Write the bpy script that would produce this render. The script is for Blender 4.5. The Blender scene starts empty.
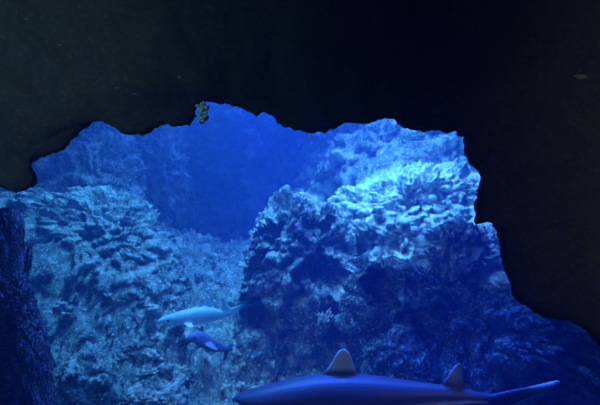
import bpy, bmesh, math, random
from mathutils import Vector, noise, Matrix
from bisect import bisect_right
random.seed(7)
S = bpy.context.scene
COL = S.collection
F = 480.0; CZ = 1.6
def at(px, py, Y):
    return Vector(((px-300)/F*Y, Y, CZ+(202.5-py)/F*Y))

# ------------------------------------------------------------------ materials
def newmat(name):
    m = bpy.data.materials.new(name); m.use_nodes = True
    nt = m.node_tree
    return m, nt, nt.nodes['Principled BSDF']
def rock_mat(name, c_dark, c_mid, c_light, scale=1.0, bump=0.6, light_amt=0.56, rough=0.85, spec=0.25):
    m, nt, b = newmat(name)
    N = nt.nodes; L = nt.links
    g = N.new('ShaderNodeNewGeometry')
    n1 = N.new('ShaderNodeTexNoise'); n1.inputs['Scale'].default_value = 3.2*scale
    n1.inputs['Detail'].default_value = 8; n1.inputs['Roughness'].default_value = .68
    n1.inputs['Distortion'].default_value = .7
    L.new(g.outputs['Position'], n1.inputs['Vector'])
    r = N.new('ShaderNodeValToRGB'); L.new(n1.outputs['Fac'], r.inputs['Fac'])
    e = r.color_ramp.elements
    e[0].position = .36; e[0].color = (*c_dark, 1)
    e[1].position = light_amt+.08; e[1].color = (*c_light, 1)
    k = r.color_ramp.elements.new(light_amt-.06); k.color = (*c_mid, 1)
    # small encrusting spots
    v = N.new('ShaderNodeTexVoronoi'); v.inputs['Scale'].default_value = 16*scale
    L.new(g.outputs['Position'], v.inputs['Vector'])
    n2 = N.new('ShaderNodeTexNoise'); n2.inputs['Scale'].default_value = 30*scale; n2.inputs['Detail'].default_value = 6
    n2.inputs['Roughness'].default_value = .7
    L.new(g.outputs['Position'], n2.inputs['Vector'])
    r2 = N.new('ShaderNodeValToRGB'); L.new(n2.outputs['Fac'], r2.inputs['Fac'])
    r2.color_ramp.elements[0].position = .53; r2.color_ramp.elements[0].color = (0,0,0,1)
    r2.color_ramp.elements[1].position = .62; r2.color_ramp.elements[1].color = (1,1,1,1)
    mx = N.new('ShaderNodeMix'); mx.data_type = 'RGBA'
    L.new(r2.outputs['Color'], mx.inputs['Factor'])
    L.new(r.outputs['Color'], mx.inputs['A']); mx.inputs['B'].default_value = (*[min(1, c*1.25) for c in c_light], 1)
    L.new(mx.outputs['Result'], b.inputs['Base Color'])
    b.inputs['Roughness'].default_value = rough
    b.inputs['Specular IOR Level'].default_value = spec
    ad = N.new('ShaderNodeMath'); ad.operation = 'MULTIPLY_ADD'
    L.new(v.outputs['Distance'], ad.inputs[0]); ad.inputs[1].default_value = -.5
    L.new(n2.outputs['Fac'], ad.inputs[2])
    bp = N.new('ShaderNodeBump'); bp.inputs['Strength'].default_value = bump; bp.inputs['Distance'].default_value = .05/scale
    L.new(ad.outputs[0], bp.inputs['Height']); L.new(bp.outputs['Normal'], b.inputs['Normal'])
    return m
def plain(name, c, rough=.6, spec=.3):
    m, nt, b = newmat(name)
    N = nt.nodes; L = nt.links
    n = N.new('ShaderNodeTexNoise'); n.inputs['Scale'].default_value = 45
    r = N.new('ShaderNodeValToRGB'); L.new(n.outputs['Fac'], r.inputs['Fac'])
    r.color_ramp.elements[0].color = (*[x*.65 for x in c], 1); r.color_ramp.elements[0].position = .35
    r.color_ramp.elements[1].color = (*c, 1); r.color_ramp.elements[1].position = .6
    L.new(r.outputs['Color'], b.inputs['Base Color'])
    b.inputs['Roughness'].default_value = rough; b.inputs['Specular IOR Level'].default_value = spec
    return m
def shark_mat(name, rough=.45):
    m, nt, b = newmat(name)
    N = nt.nodes; L = nt.links
    a = N.new('ShaderNodeAttribute'); a.attribute_name = 'skin'
    n = N.new('ShaderNodeTexNoise'); n.inputs['Scale'].default_value = 14; n.inputs['Detail'].default_value = 5
    tc = N.new('ShaderNodeTexCoord'); L.new(tc.outputs['Object'], n.inputs['Vector'])
    mr = N.new('ShaderNodeMapRange'); mr.inputs['To Min'].default_value = .75; mr.inputs['To Max'].default_value = 1.15
    L.new(n.outputs['Fac'], mr.inputs['Value'])
    mu = N.new('ShaderNodeVectorMath'); mu.operation = 'SCALE'
    L.new(a.outputs['Color'], mu.inputs[0]); L.new(mr.outputs['Result'], mu.inputs['Scale'])
    L.new(mu.outputs['Vector'], b.inputs['Base Color'])
    b.inputs['Roughness'].default_value = rough; b.inputs['Specular IOR Level'].default_value = .4
    return m
M_reef  = rock_mat('reef_limestone', (.05,.08,.10), (.18,.24,.26), (.75,.85,.84), 1.0, .8)
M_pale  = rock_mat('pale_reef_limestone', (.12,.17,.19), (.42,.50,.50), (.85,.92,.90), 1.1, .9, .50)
M_far   = rock_mat('far_reef_limestone', (.05,.07,.08), (.14,.18,.19), (.60,.66,.66), 1., .6)
M_dark  = rock_mat('shaded_reef_limestone', (.025,.04,.06), (.08,.12,.15), (.48,.55,.58), 1.2, .8, .62)  # darker copy of the reef limestone, shade put into its colour
M_green = rock_mat('teal_lit_limestone', (.06,.11,.12), (.20,.30,.30), (.68,.82,.78), 1.1, .8)  # teal of the light tinted into the rock colour
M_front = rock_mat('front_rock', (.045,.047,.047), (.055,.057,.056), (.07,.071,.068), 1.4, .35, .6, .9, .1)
M_floor = rock_mat('rubble_floor', (.07,.11,.13), (.26,.34,.34), (.72,.82,.78), 1.3, .9, .55)
M_coral = plain('pale_coral', (.80,.93,.95))
M_rimcoral = plain('coral_with_blue_light', (.62,.95,1.0), .5, .5)  # blue of the tank light put into the coral colour
M_near  = rock_mat('near_rock_violet_light', (.012,.013,.03), (.02,.022,.05), (.40,.34,.75), 2.0, .8, .66)  # violet light painted as pale patches in the colour
M_shell = plain('pale_fragment', (.88,.92,.9))
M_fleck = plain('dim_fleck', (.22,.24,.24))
M_shark = shark_mat('shark_skin')
M_eye   = plain('eye_black', (.01,.01,.012), .15, .5)

# ------------------------------------------------------------------ helpers
def tag(o, label=None, cat=None, group=None, kind=None):
    if label: o['label'] = label
    if cat: o['category'] = cat
    if group: o['group'] = group
    if kind: o['kind'] = kind
    return o
def link(name, me, mat, parent=None, smooth=True):
    me.materials.clear(); me.materials.append(mat)
    if smooth:
        me.polygons.foreach_set('use_smooth', [True]*len(me.polygons))
    o = bpy.data.objects.new(name, me); COL.objects.link(o)
    if parent: o.parent = parent
    return o
_ico = {}
def ico(sub):
    if sub not in _ico:
        bm = bmesh.new(); bmesh.ops.create_icosphere(bm, subdivisions=sub, radius=1)
        vs = [v.co.copy() for v in bm.verts]
        fs = [tuple(v.index for v in f.verts) for f in bm.faces]
        bm.free(); _ico[sub] = (vs, fs)
    return _ico[sub]
HP = 'PERLIN_ORIGINAL'
def _rv(pt):
    h = noise.cell_vector(pt*37.7)
    return Vector((h.x*2-1, h.y*2-1, h.z*2-1))
def crag(p, seed, a, freq=1.0):
    """craggy reef relief in metres at world point p: tilted blocks, ledges, knobs and pits"""
    q = Vector((p.x*freq+seed*7.3, p.y*freq-seed*3.1, p.z*freq+seed*1.7))
    w = noise.noise_vector(q*2.1)*.12+noise.noise_vector(q*6.3)*.045+noise.noise_vector(q*15)*.02
    q2 = q + w
    d = noise.noise(q*1.1)*.35
    c = noise.voronoi(q2*1.7); r = _rv(c[1][0])
    d += r.dot(q2*1.7-c[1][0])*.42+r.x*.13
    c = noise.voronoi(q2*4.3); r = _rv(c[1][0]); k = (c[0][1]-c[0][0])
    d += r.dot(q2*4.3-c[1][0])*.17+r.x*.075-.13*max(0, .22-k)/.22
    u = q2*9.5+w*2
    c = noise.voronoi(u); r = _rv(c[1][0])
    d += (.42-c[0][0])*.15+r.x*.06
    c = noise.voronoi(q2*19); d += (.42-c[0][0])*.085+_rv(c[1][0]).x*.035
    t = noise.noise(q2*7.0)
    if t < -.12: d += (t+.12)*.75                           # pits
    d += (.45-abs(noise.noise(q2*21)))*.075
    d += noise.noise(q2*43)*.045
    return d*a
def outline_radius(pts):
    n = len(pts)
    def f(th):
        # ray from origin at angle th against closed polygon pts
        dx, dz = math.cos(th), math.sin(th); best = 0
        for i in range(n):
            x1, z1 = pts[i]; x2, z2 = pts[(i+1) % n]
            ex, ez = x2-x1, z2-z1
            den = dx*ez-dz*ex
            if abs(den) < 1e-9: continue
            t = (x1*ez-z1*ex)/den; u = (x1*dz-z1*dx)/den
            if t > 0 and -1e-6 <= u <= 1+1e-6: best = max(best, t)
        return best
    tab = [f(2*math.pi*i/720) for i in range(720)]
    def g(th):
        x = (th/(2*math.pi) % 1)*720; i = int(x) % 720; k = x-int(x)
        return tab[i]*(1-k)+tab[(i+1) % 720]*k
    return g
def reef_rock(name, outline, Y, depth, sub, seed, mat, label, amp=.5, lean=0.0, pits=(), power=.75, freq=1.0, cat='rock', group=None):
    """one solid craggy rock: outline in the facing plane, real depth, leaning back by `lean`"""
    P = [at(x, y, Y) for x, y in outline]
    cx = sum(p.x for p in P)/len(P); cz = sum(p.z for p in P)/len(P)
    R = outline_radius([(p.x-cx, p.z-cz) for p in P])
    PT = [(at(a, b, Y-dy), r, dd) for a, b, dy, r, dd in pits]
    vs, fs = ico(sub); out = []
    for v in vs:
        s = math.hypot(v.x, v.z); th = math.atan2(v.z, v.x)
        rr = R(th)*s**power if s > 1e-6 else 0
        p = Vector((cx+rr*v.x/max(s, 1e-6), Y+depth*(1 if v.y > 0 else -1)*abs(v.y)**.85, cz+rr*v.z/max(s, 1e-6)))
        p.y += lean*(p.z-cz)
        edge = .6+.4*abs(v.y)                                    # keep the outline, break up the faces
        n = Vector((v.x*.8, v.y*1.1, v.z*.8)).normalized()
        p += n*crag(p, seed, amp*edge, freq)
        for c, r, dd in PT:
            k = (p-c).length/r+.5*noise.noise(p*3.1)+.25*noise.noise(p*8)
            if k < 1: p.y += dd*(1-max(0, k)**2)**1.1
        out.append(p)
    base = Vector((cx, Y, min(p.z for p in out)))
    me = bpy.data.meshes.new(name); me.from_pydata([p-base for p in out], [], fs); me.update()
    o = link(name, me, mat); o.location = base
    if cat: tag(o, label, cat, group)
    return o

# ------------------------------------------------------------------ floor
def floor_z(x, y):
    z = -.12+.185*(min(y, 9.3)-4)
    if y > 9.3: z -= (y-9.3)*.25
    if x < -1.6: z += .28*(-1.6-x)*min(1, max(0, (y-3)/2))
    if x > .2: z -= .12*min(2, x-.2)
    z += .16*noise.noise(Vector((x*.8, y*.8, 3.3)))
    return z
def floor_full(x, y):
    p = Vector((x, y, 0))
    return floor_z(x, y)+crag(p, 3.3, .36, 1.35)
def grid_mesh(name, nx, ny, fn):
    vs = [fn(i/nx, j/ny) for j in range(ny+1) for i in range(nx+1)]
    fs = [(j*(nx+1)+i, j*(nx+1)+i+1, (j+1)*(nx+1)+i+1, (j+1)*(nx+1)+i) for j in range(ny) for i in range(nx)]
    me = bpy.data.meshes.new(name); me.from_pydata(vs, [], fs); me.update(); return me
def ff(u, v):
    y = 2.3+11.7*v**1.35
    x = (-1.15-.72*y)*(1-u)+(1.15+.78*y)*u
    return Vector((x, y, floor_full(x, y)))
tag(link('floor', grid_mesh('floor', 520, 430, ff), M_floor), kind='structure')

# ------------------------------------------------------------------ far walls of the tank
def bw(u, v):
    x = -11+22*u; z = -2.5+10*v
    p = Vector((x, 13.2, z))
    bulge = 1.9*noise.noise(Vector((x*.28+4, 1.2, z*.3)))+1.0*noise.noise(Vector((x*.7, 5.2, z*.6)))
    return Vector((x, 13.2-bulge-crag(p, 8.8, 1.5, .55), z))
tag(link('wall_back', grid_mesh('wall_back', 330, 150, bw), M_far), kind='structure')
def sw(side):
    def f(u, v):
        y = 2.6+11.4*u; z = -2.5+9.5*v
        x = side*(2.9+.66*y)
        return Vector((x-side*crag(Vector((x, y, z)), 2+side, 1.2, .7), y, z))
    return f
tag(link('wall_left', grid_mesh('wall_left', 160, 120, sw(-1)), M_far), kind='structure')
tag(link('wall_right', grid_mesh('wall_right', 160, 120, sw(1)), M_far), kind='structure')

# ------------------------------------------------------------------ front rock wall with the ragged opening
OUT = [(-90,215),(-60,178),(-20,176),(2,182),(10,190),(22,191),(33,188),(37,181),(33,170),(31,161),(45,158),(65,150),(72,140),(84,129),(97,120),
 (112,127),(128,135),(143,136),(155,128),(168,124),(175,127),(190,126),(197,117),(200,104),(212,102),(225,103),(240,108),(257,117),
 (265,112),(277,124),(290,127),(303,132),(315,133),(330,129),(345,123),(358,124),(372,122),(390,119),(400,125),(412,130),
 (435,131),(456,130),(464,137),(464,155),(473,167),(481,177),(476,190),(474,207),(475,224),(484,222),(493,220),(497,233),(500,256),
 (508,279),(515,300),(533,313),(543,317),(567,318),(577,323),(590,335),(607,352),(640,400),(660,470),(560,500),(300,505),(60,500),(-60,470),(-110,330)]
YF = 2.3
def ragged_ring():
    pts = [at(x, y, YF) for x, y in OUT]; ring = []
    n = len(pts)
    for i in range(n):
        a, b = pts[i], pts[(i+1) % n]; L = (b-a).length
        k = max(2, int(L/.008))
        nrm = Vector((-(b-a).z, 0, (b-a).x)).normalized()
        for j in range(k):
            p = a.lerp(b, j/k)
            w = math.sin(math.pi*j/k)**.5 if k > 2 else .5
            p = p+nrm*(noise.fractal(p*9, .6, 2.1, 5)*.016+noise.noise(p*42)*.006)*w
            ring.append(p)
    return ring
ring = ragged_ring(); NR = len(ring)
cen = at(290, 280, YF)
def outer(p, k):
    d = (p-cen); d.y = 0
    e = max(abs(d.x)/3.9, abs(d.z)/3.4)
    return cen+d*(1/e*k+(1-k))
vs = []; rows = 0
prof = [(-.26,.62),(-.20,.60),(-.15,.50),(-.09,.36),(-.04,.20),(-.01,.07),(0,.02)]        # outward shift, depth behind the lip
for sh, dy in prof:
    for p in ring:
        d = (p-cen); d.y = 0; d.normalize()
        q = p-d*sh+Vector((p.x, 0, p.z-CZ))*(dy/YF)
        q = Vector((q.x, YF+dy, q.z))
        if dy > .1: q += d*(.05*noise.noise(q*5)+.02*noise.noise(q*16)); q.y += .05*noise.noise(q*7)
        vs.append(q)
    rows += 1
ks = [.006,.014,.025,.04,.06,.085,.115,.15,.19,.24,.29,.35,.41,.48,.56,.65,.75,.87,1.0]
cum = [Vector((0, 0, 0))]
ext = ring*3
for p in ext: cum.append(cum[-1]+p)
for k in ks:
    win = int(min(170, k*1500))
    sm_ring = [(cum[NR+i+win+1]-cum[NR+i-win])/(2*win+1) for i in range(NR)]
    for p in sm_ring:
        o_ = outer(p, k)
        q = Vector((o_.x, YF, o_.z))
        f = min(1, k/.06)
        q.y += -.03*f+f*(-.10*noise.noise(q*1.6)-.05*abs(noise.noise(q*4))+.012*noise.noise(q*13))
        vs.append(q)
    rows += 1
for p in ring:                                  # back of the wall, so it has a real thickness
    o_ = outer(p, 1.0); vs.append(Vector((o_.x, YF+.75, o_.z)))
rows += 1
fs = [(r*NR+i, r*NR+(i+1) % NR, (r+1)*NR+(i+1) % NR, (r+1)*NR+i) for r in range(rows-1) for i in range(NR)]
fs += [((rows-1)*NR+i, (rows-1)*NR+(i+1) % NR, (i+1) % NR, i) for i in range(NR)]
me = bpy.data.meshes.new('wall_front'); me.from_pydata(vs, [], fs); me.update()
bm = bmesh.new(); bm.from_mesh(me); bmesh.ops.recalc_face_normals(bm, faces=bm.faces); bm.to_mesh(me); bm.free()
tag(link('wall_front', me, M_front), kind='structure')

# ------------------------------------------------------------------ reef rocks
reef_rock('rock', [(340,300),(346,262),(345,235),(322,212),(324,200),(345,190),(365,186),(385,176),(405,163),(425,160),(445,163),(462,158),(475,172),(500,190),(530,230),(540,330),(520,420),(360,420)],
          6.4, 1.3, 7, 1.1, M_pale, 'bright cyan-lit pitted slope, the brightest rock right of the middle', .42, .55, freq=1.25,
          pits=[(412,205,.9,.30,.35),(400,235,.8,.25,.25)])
reef_rock('rock', [(250,268),(252,226),(262,208),(277,197),(298,190),(318,196),(336,206),(352,224),(356,262),(365,300),(372,420),(250,430),(238,350),(243,300)],
          5.5, .75, 7, 2.4, M_reef, 'tall craggy rock pillar in the middle with dark hollows in its face', .46, .18, freq=1.15,
          pits=[(264,228,.55,.28,.6),(266,250,.5,.2,.6),(336,213,.6,.36,.6),(348,240,.55,.25,.4),(322,276,.65,.3,.7),(350,320,.6,.3,.6),(255,320,.6,.3,.7)])
reef_rock('rock', [(300,215),(306,160),(316,134),(335,118),(370,100),(430,100),(480,105),(500,150),(495,215),(420,260),(320,260)],
          8.6, 1.3, 6, 3.7, M_far, 'hazy blue rock face at the back right under the arch', .6, .25, freq=1.3)
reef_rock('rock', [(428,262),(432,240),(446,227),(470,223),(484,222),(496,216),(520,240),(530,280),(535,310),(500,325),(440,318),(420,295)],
          4.9, .5, 7, 4.2, M_pale, 'pale pointed boulder touching the dark wall at the right edge of the opening', .34, .45, freq=1.4,  # paler limestone makes up for missing light on this boulder
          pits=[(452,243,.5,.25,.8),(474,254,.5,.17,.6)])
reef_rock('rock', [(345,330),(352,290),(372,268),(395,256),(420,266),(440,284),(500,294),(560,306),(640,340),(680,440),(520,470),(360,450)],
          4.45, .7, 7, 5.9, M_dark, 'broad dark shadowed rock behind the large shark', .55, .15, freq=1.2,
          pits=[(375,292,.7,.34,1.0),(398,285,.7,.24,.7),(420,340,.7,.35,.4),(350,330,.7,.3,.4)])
reef_rock('rock', [(424,268),(426,246),(436,232),(452,227),(468,229),(480,238),(486,252),(482,268),(455,276)],
          4.45, .22, 6, 19.3, M_reef, 'dark shaded boulder nestled below the pale pointed tip at the right', .38, -.25, freq=1.3)
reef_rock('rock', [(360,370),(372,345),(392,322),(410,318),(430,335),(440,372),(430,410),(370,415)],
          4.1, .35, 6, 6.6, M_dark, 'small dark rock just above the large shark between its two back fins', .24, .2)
reef_rock('rock', [(-60,200),(-30,184),(5,186),(35,191),(60,186),(92,192),(115,197),(132,203),(144,222),(158,240),(180,256),(200,285),(190,340),(150,420),(-60,430)],
          5.95, .4, 7, 7.7, M_green, 'teal-tinted craggy rock slope along the left side of the opening', .46, 1.05,
          pits=[(60,225,.6,.3,.1)])
reef_rock('rock', [(22,225),(26,160),(55,152),(72,138),(88,118),(102,112),(124,128),(136,150),(142,180),(150,215),(110,240),(50,240)],
          8.4, .9, 6, 8.3, M_far, 'pale hazy rock peak at the upper left behind the teal slope', .5, .25, freq=1.3)
reef_rock('rock', [(130,215),(134,150),(146,124),(165,112),(180,122),(184,155),(192,190),(188,235),(140,240)],
          10.2, .8, 6, 9.9, M_far, 'faint blue rock column left of the deep water below the pale coral', .6, .15, freq=.8)
reef_rock('rock', [(150,285),(158,262),(178,250),(205,244),(235,248),(258,262),(275,290),(262,320),(160,320)],
          8.3, .9, 6, 10.5, M_reef, 'low rounded reef mound rising behind the two small sharks', .42, .5)
reef_rock('rock', [(105,360),(112,345),(130,338),(150,342),(160,356),(156,376),(112,378)],
          5.0, .35, 6, 11.6, M_reef, 'low boulder on the floor to the left of the lower small shark', .22, .2)
reef_rock('rock', [(228,372),(232,345),(248,325),(268,330),(276,355),(278,385),(240,392)],
          4.9, .3, 6, 12.2, M_reef, 'knobbly boulder at the foot of the pillar above the large shark head', .22, .2)
reef_rock('rock', [(48,392),(54,366),(72,352),(95,352),(112,368),(118,395),(108,425),(56,430)],
          4.1, .35, 6, 13.2, M_green, 'pale teal boulder in the bottom left beside the dark rock', .22, .35)
reef_rock('rock', [(120,400),(130,386),(152,380),(178,384),(190,398),(186,425),(126,425)],
          4.0, .3, 6, 14.4, M_reef, 'flat lit boulder at the bottom edge left of the large shark head', .2, .35)
# near dark rock at the left
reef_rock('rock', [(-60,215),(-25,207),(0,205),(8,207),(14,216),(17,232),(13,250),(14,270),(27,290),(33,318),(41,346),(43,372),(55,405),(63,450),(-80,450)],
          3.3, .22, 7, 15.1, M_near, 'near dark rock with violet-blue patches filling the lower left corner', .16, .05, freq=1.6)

# ------------------------------------------------------------------ corals
def tube(bm, pts, rad, seg=7):
    prev = None
    for i, (p, r) in enumerate(zip(pts, rad)):
        d = (pts[min(i+1, len(pts)-1)]-pts[max(i-1, 0)]).normalized()
        a = d.orthogonal().normalized(); b = d.cross(a)
        ringv = [bm.verts.new(p+(a*math.cos(2*math.pi*k/seg)+b*math.sin(2*math.pi*k/seg))*r) for k in range(seg)]
        if prev:
            for k in range(seg): bm.faces.new((prev[k], prev[(k+1) % seg], ringv[(k+1) % seg], ringv[k]))
        prev = ringv
    bm.faces.new(prev)
def coral(loc, size, seed, label, n=26, fwd=.5):
    rnd = random.Random(seed); bm = bmesh.new()
    for i in range(n):
        d = Vector((rnd.uniform(-1, 1), rnd.uniform(-1, .3)-fwd, rnd.uniform(-.3, 1))).normalized()
        L = size*rnd.uniform(.55, 1); pts = []; p = Vector((0, 0, 0))
        for k in range(5):
            pts.append(p.copy()); p = p+(d+Vector((rnd.uniform(-.4, .4), rnd.uniform(-.4, .4), rnd.uniform(-.2, .4))))*L/4
        tube(bm, pts, [size*.11, size*.09, size*.085, size*.065, size*.035])
        q = pts[2]; d2 = (d+Vector((rnd.uniform(-1, 1), rnd.uniform(-1, 1), rnd.uniform(0, 1)))).normalized()
        tube(bm, [q, q+d2*L*.2, q+d2*L*.4], [size*.07, size*.06, size*.03])
    me = bpy.data.meshes.new('coral'); bm.to_mesh(me); bm.free()
    o = link('coral', me, M_coral); o.location = loc
    return tag(o, label, 'coral')
def lump(loc, radii, sub, seed, mat, name, label, cat, amp=.3, rot=0):
    vs, fs = ico(sub); s = Vector((seed*3.7, seed, -seed*2.2))
    out = []
    for v in vs:
        k = 1+amp*noise.noise(v*1.6+s)+amp*.6*noise.noise(v*3.7+s)+amp*.35*noise.noise(v*8+s)
        out.append(Vector((v.x*radii[0]*k, v.y*radii[1]*k, v.z*radii[2]*k)))
    me = bpy.data.meshes.new(name); me.from_pydata(out, [], fs); me.update()
    o = link(name, me, mat); o.location = loc; o.rotation_euler.z = rot
    if label: tag(o, label, cat)
    return o
def place_on(px, py, objs=None):
    """point where the sight line first meets the reef"""
    dg = bpy.context.evaluated_depsgraph_get(); d = at(px, py, 1)-Vector((0, 0, CZ))
    ok, loc, nrm, *_ = S.ray_cast(dg, Vector((0, 0, CZ)), d.normalized())
    return loc, nrm
bpy.context.view_layer.update()
for px, py, sz, sd, lb in [(323,319,.13,1,'bright white branching coral tuft on the foot of the pillar'),
                       (310,288,.07,2,'small pale coral sprig halfway down the pillar'),
                       (279,243,.06,3,'small pale coral sprig on the left edge of the pillar'),
                       (308,212,.06,4,'small pale coral ring high on the pillar'),
                       (345,345,.08,5,'pale coral tuft right behind the large shark front back fin'),
                       (96,355,.09,6,'pale green coral tuft on the lower left floor'),
                       (104,366,.07,8,'small pale coral tuft on the floor near the bottom left boulders')]:
    loc, nrm = place_on(px, py)
    coral(loc+Vector((0, -.02, 0)), sz*1.15, sd, lb)
loc, nrm = place_on(173, 300)
o = lump(loc+Vector((0, -.01, .01)), (.085, .02, .014), 3, 2.2, M_shell, 'coral_stick', 'thin bright stick of coral lying on the reef above the upper small shark', 'coral', .5); o.rotation_euler.y = -.3
# encrusting pale coral on the rim of the front wall
bm = bmesh.new(); rnd = random.Random(5)
c0 = at(201, 112, YF-.05)
for px, py, r in [(203,104,.012),(206,108,.012),(202,110,.014),(200,115,.015),(204,118,.017),(201,122,.012),(205,113,.011),(198,106,.010),(199,108,.009)]:
    c = at(px, py, YF-.05)-c0
    mt = Matrix.Translation(c) @ Matrix.Diagonal((r*rnd.uniform(.8, 1.2), r*1.1, r*rnd.uniform(.6, 1), 1))
    res = bmesh.ops.create_icosphere(bm, subdivisions=4, radius=1, matrix=mt)
    for v in res['verts']: v.co += (v.co-c)*(.5*noise.noise(v.co*90)+.3*noise.noise(v.co*210))
me = bpy.data.meshes.new('coral'); bm.to_mesh(me); bm.free()
o = link('coral', me, M_rimcoral); o.location = c0
tag(o, 'pale crusty coral clinging to the upper rim of the dark arch', 'coral')
# pale marks on the dark wall; upper right one stands in for a reflection
for px, py, rx, rz, lb in [(581,77,9,3.2,'dim grey patch standing in for a reflection on the dark wall at the upper right'),
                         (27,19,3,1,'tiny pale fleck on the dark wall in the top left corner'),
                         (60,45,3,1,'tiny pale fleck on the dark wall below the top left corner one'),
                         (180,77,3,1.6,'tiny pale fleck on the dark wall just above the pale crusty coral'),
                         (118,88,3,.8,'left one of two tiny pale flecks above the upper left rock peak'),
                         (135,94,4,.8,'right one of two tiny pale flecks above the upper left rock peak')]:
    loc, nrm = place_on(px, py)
    lump(loc, (rx*YF/F*.8, .004, rz*YF/F*.9), 3, px, M_fleck, 'pale_mark', lb, 'pale_mark', .4)

# ------------------------------------------------------------------ rubble stones on the floor
bpy.context.view_layer.update()
protos = []
for s in range(5):
    o = lump((0, 0, 0), (1, .85, .7), 4, 21+s*1.7, [M_floor, M_reef, M_pale][s % 3], 'stone', None, None, .75)
    protos.append(o)
rnd = random.Random(11); cnt = 0; used = set()
while cnt < 90:
    px = rnd.uniform(60, 262); py = rnd.uniform(272, 404)
    loc, nrm = place_on(px, py)
    if loc is None or loc.y > 9 or loc.y < 3.4: continue
    k = rnd.randrange(5); src = protos[k]
    o = src if k not in used else src.copy()
    if k in used: COL.objects.link(o)
    used.add(k)
    sz = rnd.uniform(.02, .075)
    o.location = loc+nrm*sz*.2; o.scale = (sz, sz, sz*.85); o.rotation_euler = (rnd.uniform(-.5, .5), rnd.uniform(-.5, .5), rnd.uniform(0, 6.3))
    tag(o, 'small rough stone lying among the rubble on the tank floor', 'stone', 'rubble stones on the tank floor')
    cnt += 1
fr = lump((0, 0, 0), (1, .5, .45), 3, 3.3, M_shell, 'shell_fragment', None, None, .6); first = True; cnt = 0
while cnt < 46:
    if rnd.random() < .65: px = rnd.uniform(55, 250); py = rnd.uniform(300, 404)
    else: px = rnd.uniform(40, 150); py = rnd.uniform(198, 300)
    loc, nrm = place_on(px, py)
    if loc is None or loc.y > 9 or loc.y < 3.4: continue
    o = fr if first else fr.copy()
    if not first: COL.objects.link(o)
    first = False
    sz = rnd.uniform(.012, .03)
    o.location = loc+nrm*sz*.25; o.scale = (sz, sz, sz); o.rotation_euler = (rnd.uniform(-.5, .5), rnd.uniform(-.5, .5), rnd.uniform(0, 6.3))
    tag(o, 'tiny bright white fragment scattered on the left reef and floor', 'shell fragment', 'white fragments on the reef and floor')
    cnt += 1

# ------------------------------------------------------------------ sharks
def lerp_tab(tab, x):
    if x <= tab[0][0]: return tab[0][1:]
    for a, b in zip(tab, tab[1:]):
        if x <= b[0]:
            k = (x-a[0])/(b[0]-a[0]); k2 = k
            return tuple(p*(1-k2)+q*k2 for p, q in zip(a[1:], b[1:]))
    return tab[-1][1:]
def body(bm, prof, bend, n=90, seg=32, s=1.0):
    """prof rows: x, z of the back line, half height, half width; x runs from nose to tail root"""
    x0, x1 = prof[0][0], prof[-1][0]; prev = None
    for i in range(n+1):
        x = x0+(x1-x0)*(i/n)**1.15
        # smoothed lookup
        zs = [lerp_tab(prof, x+dx) for dx in (-.02*s, 0, .02*s)]
        zt, h, w = (sum(c)/3 for c in zip(*zs))
        cz = zt-h
        rg = []
        for k in range(seg):
            a = 2*math.pi*k/seg; ca, sa = math.cos(a), math.sin(a)
            yy = w*math.copysign(abs(ca)**.9, ca); zz = h*(sa if sa > 0 else sa*.92)
            rg.append(bm.verts.new((x, yy+bend(x), cz+zz)))
        if prev is None: bm.faces.new(rg)
        else:
            for k in range(seg): bm.faces.new((prev[k], rg[k], rg[(k+1) % seg], prev[(k+1) % seg]))
        prev = rg
    bm.faces.new(list(reversed(prev)))
def fin(bm, secs, base, u, lat, thick, bend=None):
    """secs: (span, leading x, trailing x); u = span direction, lat = thickness direction"""
    prev = None; n = len(secs); seg = 20
    for i, (sp, xl, xt) in enumerate(secs):
        th = thick*(1-.72*i/(n-1)); c = (xl+xt)/2; hc = max(abs(xt-xl)/2, .004)
        rg = []
        for k in range(seg):
            a = 2*math.pi*k/seg
            p = base+u*sp+Vector((c+hc*math.cos(a), 0, 0))+lat*(math.sin(a)*th*.5)
            if bend: p.y += bend(p.x)
            rg.append(bm.verts.new(p))
        if prev is None: bm.faces.new(rg)
        else:
            for k in range(seg): bm.faces.new((prev[k], rg[k], rg[(k+1) % seg], prev[(k+1) % seg]))
        prev = rg
    bm.faces.new(list(reversed(prev)))
def finish_animal(name, bm, voxel, paint, loc, rz, label, mat, eyes, eye_r):
    bmesh.ops.recalc_face_normals(bm, faces=bm.faces)
    me = bpy.data.meshes.new(name); bm.to_mesh(me); bm.free()
    tmp = bpy.data.objects.new('tmp', me); COL.objects.link(tmp)
    md = tmp.modifiers.new('r', 'REMESH'); md.mode = 'VOXEL'; md.voxel_size = voxel; md.use_smooth_shade = True
    sm = tmp.modifiers.new('s', 'SMOOTH'); sm.factor = .5; sm.iterations = 5
    dg = bpy.context.evaluated_depsgraph_get(); dg.update()
    me2 = bpy.data.meshes.new_from_object(tmp.evaluated_get(dg)); me2.name = name
    bpy.data.objects.remove(tmp); bpy.data.meshes.remove(me)
    at_ = me2.color_attributes.new('skin', 'FLOAT_COLOR', 'POINT')
    for i, v in enumerate(me2.vertices): at_.data[i].color = (*paint(v.co), 1)
    o = link(name, me2, mat); o.location = loc; o.rotation_euler.z = rz
    tag(o, label, 'shark')
    for e in eyes:
        vs, fs = ico(3); m = bpy.data.meshes.new('eye'); m.from_pydata([v*eye_r for v in vs], [], fs)
        eo = link('eye', m, M_eye, o); eo.location = e
    return o
def mix(a, b, k):
    k = max(0, min(1, k)); return tuple(x*(1-k)+y*k for x, y in zip(a, b))

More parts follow.
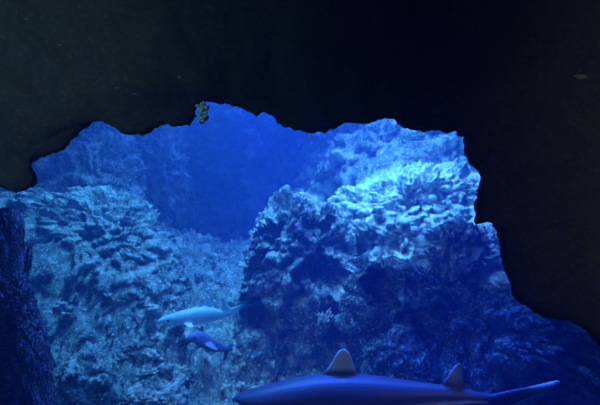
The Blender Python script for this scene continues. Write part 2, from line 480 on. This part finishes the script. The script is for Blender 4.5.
# --- the large shark (head left, cut by the lower edge of the frame)
YS = 3.05; PX = YS/F
def lp(x, y): return ((x-234)*PX, (400-y)*PX)            # local x from the nose, local z from py = 400
rows = [(234,396.5,1.5,3),(238,394.7,4,8),(246,392.0,7,13),(262,387.5,11.5,18),(290,380.5,17,21),(318,375.5,20.5,22),(345,374.5,21,22),(375,377,19,19),(410,381.5,14.5,14),
        (440,385,10.5,9),(465,389,7,6),(488,393.5,4.5,4),(505,392.5,3.5,2.6),(530,388,2.4,2),(552,382.5,1.4,1.2)]
prof = [((x-234)*PX, (400-y)*PX, h*PX, w*PX) for x, y, h, w in rows]
LB = 325*PX
def bendb(x): return .02*math.sin(x/LB*5.2)*(x/LB)-.0
bm = bmesh.new(); body(bm, prof, bendb)
X, Yv, Z = Vector((1, 0, 0)), Vector((0, 1, 0)), Vector((0, 0, 1))
def secs_px(lst, y0): return [((y0-y)*PX, (a-234)*PX, (b-234)*PX) for y, a, b in lst]
fin(bm, secs_px([(380,318,362),(374,323,357),(368,328,355),(362,332,353),(356,335,351),(352,338,349),(349.5,341,347)], 400), Vector((0, 0, 0)), Z, Yv, .05, bendb)
fin(bm, secs_px([(391,435,468),(385,440,464),(380,444,463),(375,448,462.5),(370,451,462),(366,454,461.5),(363,457,460.5)], 400), Vector((0, 0, 0)), Z, Yv, .035, bendb)
# tail: long upper lobe along the raised axis, short lower lobe
def plate(bm, pts, thick, lean=0.0):
    n = len(pts); cx = sum(p[0] for p in pts)/n; cz = sum(p[1] for p in pts)/n
    rings = []
    for k, t in ((1, .42), (.8, .8), (.45, 1)):
        for s in (1, -1):
            rings.append([bm.verts.new((cx+(x-cx)*k, s*t*thick/2+bendb(cx+(x-cx)*k)+lean*((cz+(z-cz)*k)-pts[0][1]), cz+(z-cz)*k)) for x, z in pts])
    for s in (0, 1):
        for a, b in ((0, 2), (2, 4)):
            A, B = rings[a+s], rings[b+s]
            for i in range(n): bm.faces.new((A[i], A[(i+1) % n], B[(i+1) % n], B[i]))
        bm.faces.new(rings[4+s])
    for i in range(n): bm.faces.new((rings[0][i], rings[0][(i+1) % n], rings[1][(i+1) % n], rings[1][i]))
tail = [(484,394.5),(500,391.5),(520,387.5),(540,383.5),(556,380),(560,380.5),(557,384),(550,388),(543,391.5),(541,394.5),(534,395.5),(524,398.5),(512,405),(505,412),(501,424),(497,430),(493,420),(489,408),(484,402)]
plate(bm, [lp(*p) for p in tail[:13]+[(498,405),(484,402)]], .03, .12)
plate(bm, [lp(*p) for p in [(484,396),(505,396),(512,405),(505,412),(501,424),(497,430),(493,420),(489,408)]], .026, .12)
for sd in (1, -1):       # pectoral, pelvic
    d = Vector((0, sd*.93, -.36)).normalized(); lt = Vector((0, .36*sd, .93))
    fin(bm, [(.03,.42,.64),(.10,.46,.65),(.18,.52,.67),(.26,.59,.70),(.32,.65,.72),(.35,.69,.725)], Vector((0, 0, -.13)), d, lt, .035)
    fin(bm, [(.0,1.02,1.15),(.06,1.05,1.16),(.12,1.10,1.175)], Vector((0, bendb(1.05), -.055)), Vector((0, sd*.6, -.8)), Vector((0, .8*sd, .6)), .02)
fin(bm, [(.0,1.28,1.42),(.06,1.33,1.43),(.11,1.38,1.44)], Vector((0, 0, -.04)), -Z, Yv, .02, bendb)
def paint_big(p):
    c = (.07,.08,.11)
    top = lerp_tab(prof, p.x)
    rel = (p.z-(top[0]-top[1]))/max(top[1], .01)
    if rel < -.1 and p.x < 1.6: c = mix(c, (.7,.72,.74), (-.1-rel)/.4)
    if .5 < p.x < .85 and p.z > top[0]: c = mix(c, (.62,.72,.62), (p.z-top[0]-.02)/.03)      # pale front back fin
    if p.x > 1.25 and p.x < 1.5 and p.z > top[0]: c = mix(c, (.55,.62,.6), (p.z-top[0]-.02)/.08)
    if p.x > 1.7:
        X_ = 234+p.x/PX; Y_ = 400-p.z/PX; ed = (405-11*(X_-512)/29)-Y_     # light caught on the tail's trailing edge, painted pale
        if X_ < 545: c = mix((.85,.92,.92), c, (ed-1)/4)
    if p.x > 1.85: c = mix(c, (.7,.76,.74), (p.x-1.85)/.15)
    return c
finish_animal('shark', bm, .005, paint_big, at(234, 400, YS), 0.0,
              'large slender shark with two pale back fins gliding along the bottom edge', M_shark,
              [Vector((.135, sd*.094, -.0)) for sd in (1, -1)], .012)

# --- smaller sharks
def small_shark(Ym, nose, rows, fins, tails, curve, label, rz, colour, belly, voxel, half=1):
    k = Ym/F; nx, ny = nose
    prof = [((x-nx)*k, (ny-y)*k, h*k, w*k) for x, y, h, w in rows]
    bm = bmesh.new(); body(bm, prof, curve, 60, 24, .5)
    for y0, lst, th in fins:
        fin(bm, [((ny-y)*k, (a-nx)*k, (b-nx)*k) for y, a, b in lst], Vector((0, 0, 0)), Z, Yv, th, curve)
    for pts in tails:
        n = len(pts); P = [((x-nx)*k, (ny-y)*k) for x, y in pts]
        A = [bm.verts.new((x, .012+curve(x), z)) for x, z in P]; B = [bm.verts.new((x, -.012+curve(x), z)) for x, z in P]
        bm.faces.new(A); bm.faces.new(list(reversed(B)))
        for i in range(n): bm.faces.new((A[i], B[i], B[(i+1) % n], A[(i+1) % n]))
    xm = prof[len(prof)//3]
    for sd in (1, -1):
        fin(bm, [(0,xm[0],xm[0]+.11),(.06,xm[0]+.045,xm[0]+.13),(.12,xm[0]+.10,xm[0]+.15)], Vector((0, curve(xm[0])+sd*xm[3]*.6, xm[1]-1.35*xm[2])),
            Vector((0, sd*.93, -.36)), Vector((0, .36*sd, .93)), .02)
    def paint(p):
        t = lerp_tab(prof, p.x); rel = (p.z-(t[0]-t[1]))/max(t[1], .01)
        return mix(colour, belly, (-.2-rel)/.35)
    e = prof[2]
    return finish_animal('shark', bm, voxel, paint, at(nx, ny, Ym), rz, label, M_shark,
                  [Vector((e[0], curve(e[0])+sd*e[3]*.93, e[1]-e[2]*.9)) for sd in (1, -1)], .012)
small_shark(4.75, (157,322), [(157,321,1,1.5),(160,318.5,2.6,4),(168,315.5,5,6),(180,312.5,7.5,8.5),(194,310,9.3,9),(205,309.5,9.3,8),(214,311.5,7,5.5),(222,314,4.3,3.2),(231,314.5,2.4,1.8),(236,313.5,1.5,1.2)],
    [(0, [(314,198,213),(307,203,211),(301.5,205,209),(298.5,206,207.8)], .03), ],
    [[(216,318),(221,310),(220,301),(223,299),(226,308),(230,312),(238,309),(245,306),(244,309),(236,317),(226,320)]],
    lambda x: .07*math.sin(x*3), 'pale cyan-lit small shark swimming left, upper one of the two', .15, (.42,.80,.92), (.85,.97,1.0), .008)  # cyan light is mixed into this shark's skin colour
small_shark(4.35, (186,339), [(186,338.5,1,1.5),(189,335.5,3,4),(194,333,6,6.5),(201,333.5,8.5,7.5),(209,338,9,7),(217,344.5,7,5),(224,350,4.5,3.2),(230,353.5,2.6,2),(234,354,1.6,1.2)],
    [],
    [[(226,354),(231,352),(235,349.5),(237,351),(234,356),(231,361),(228,368),(225,369),(226,361)]],
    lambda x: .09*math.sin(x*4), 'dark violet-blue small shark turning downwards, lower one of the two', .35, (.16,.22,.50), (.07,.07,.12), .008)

# ------------------------------------------------------------------ lamps above the water, with added fill lights
def area(name, loc, aim, size, power, color, spread=180):
    l = bpy.data.lights.new(name, 'AREA'); l.shape = 'DISK'; l.size = size; l.energy = power; l.color = color; l.spread = math.radians(spread)
    o = bpy.data.objects.new(name, l); COL.objects.link(o); o.location = loc
    o.rotation_euler = (Vector(aim)-Vector(loc)).to_track_quat('-Z', 'Y').to_euler()
    return o
def spot(name, loc, aim, power, color, ang, blend=.6, r=.15):
    l = bpy.data.lights.new(name, 'SPOT'); l.energy = power; l.color = color; l.spot_size = math.radians(ang); l.spot_blend = blend; l.shadow_soft_size = r
    o = bpy.data.objects.new(name, l); COL.objects.link(o); o.location = loc
    o.rotation_euler = (Vector(aim)-Vector(loc)).to_track_quat('-Z', 'Y').to_euler()
    return o
CY = (.12,.42,1.0); BL = (.06,.17,1.0); VI = (.02,.08,1.0)
spot('tank_lamp_or_fill', (1.0,5.5,5.3), (1.45,6.5,1.7), 3000, CY, 66, .9)
spot('tank_lamp_or_fill', (-1.5,5.6,5.0), (-1.6,5.9,.6), 1200, (.11,.45,1.0), 100, .8)
spot('tank_lamp_or_fill', (-.3,3.35,3.7), (-.05,4.3,.8), 85, CY, 95, .8)  # added fill from the front top for the pillar and shark
spot('tank_lamp_or_fill', (-.3,4.15,4.7), (-.15,5.1,.8), 520, CY, 52, .7)  # added steep fill to bring out relief on the pillar
area('tank_lamp_or_fill', (-.5,9.0,6.0), (-.5,9.6,0), 4.0, 330, BL)
area('tank_lamp_or_fill', (1.0,5.0,5.8), (1.0,5.2,0), 4.0, 260, BL)  # added soft overhead fill that brightens the haze
l = area('tank_lamp_or_fill', (.7,3.6,2.65), (.7,3.15,.5), 2.2, 42, VI, 50); l.data.shape = 'RECTANGLE'; l.data.size = 2.4; l.data.size_y = .15
spot('room_lamp', (3.6,-1.2,2.6), (3.2,2.3,1.7), 300, (1,.80,.66), 74, 1, .3)
spot('room_lamp', (-3.2,-.6,2.7), (-2.1,2.3,2.2), 210, (.60,.92,.96), 72, 1, .3)

# ------------------------------------------------------------------ water (a real scattering medium) and camera
w = bpy.data.worlds.new('water'); S.world = w; w.use_nodes = True
nt = w.node_tree; nt.nodes['Background'].inputs['Color'].default_value = (0, 0, 0, 1)
sc_ = nt.nodes.new('ShaderNodeVolumeScatter'); sc_.inputs['Color'].default_value = (.14,.33,1,1); sc_.inputs['Density'].default_value = .085; sc_.inputs['Anisotropy'].default_value = .25
ab = nt.nodes.new('ShaderNodeVolumeAbsorption'); ab.inputs['Color'].default_value = (.05,.55,.92,1); ab.inputs['Density'].default_value = .07
ads = nt.nodes.new('ShaderNodeAddShader')
nt.links.new(sc_.outputs[0], ads.inputs[0]); nt.links.new(ab.outputs[0], ads.inputs[1])
nt.links.new(ads.outputs[0], nt.nodes['World Output'].inputs['Volume'])

cam = bpy.data.cameras.new('camera'); cam.sensor_width = 36; cam.lens = 36*F/600; cam.clip_start = .05
co = bpy.data.objects.new('camera', cam); COL.objects.link(co); co.location = (0, 0, CZ); co.rotation_euler = (math.pi/2, 0, 0)
S.camera = co
S.view_settings.view_transform = 'Standard'; S.view_settings.look = 'None'; S.view_settings.exposure = 0; S.view_settings.gamma = 1
S.view_settings.use_curve_mapping = False
S.cycles.use_denoising = True
S.cycles.max_bounces = 5; S.cycles.diffuse_bounces = 3; S.cycles.volume_bounces = 1
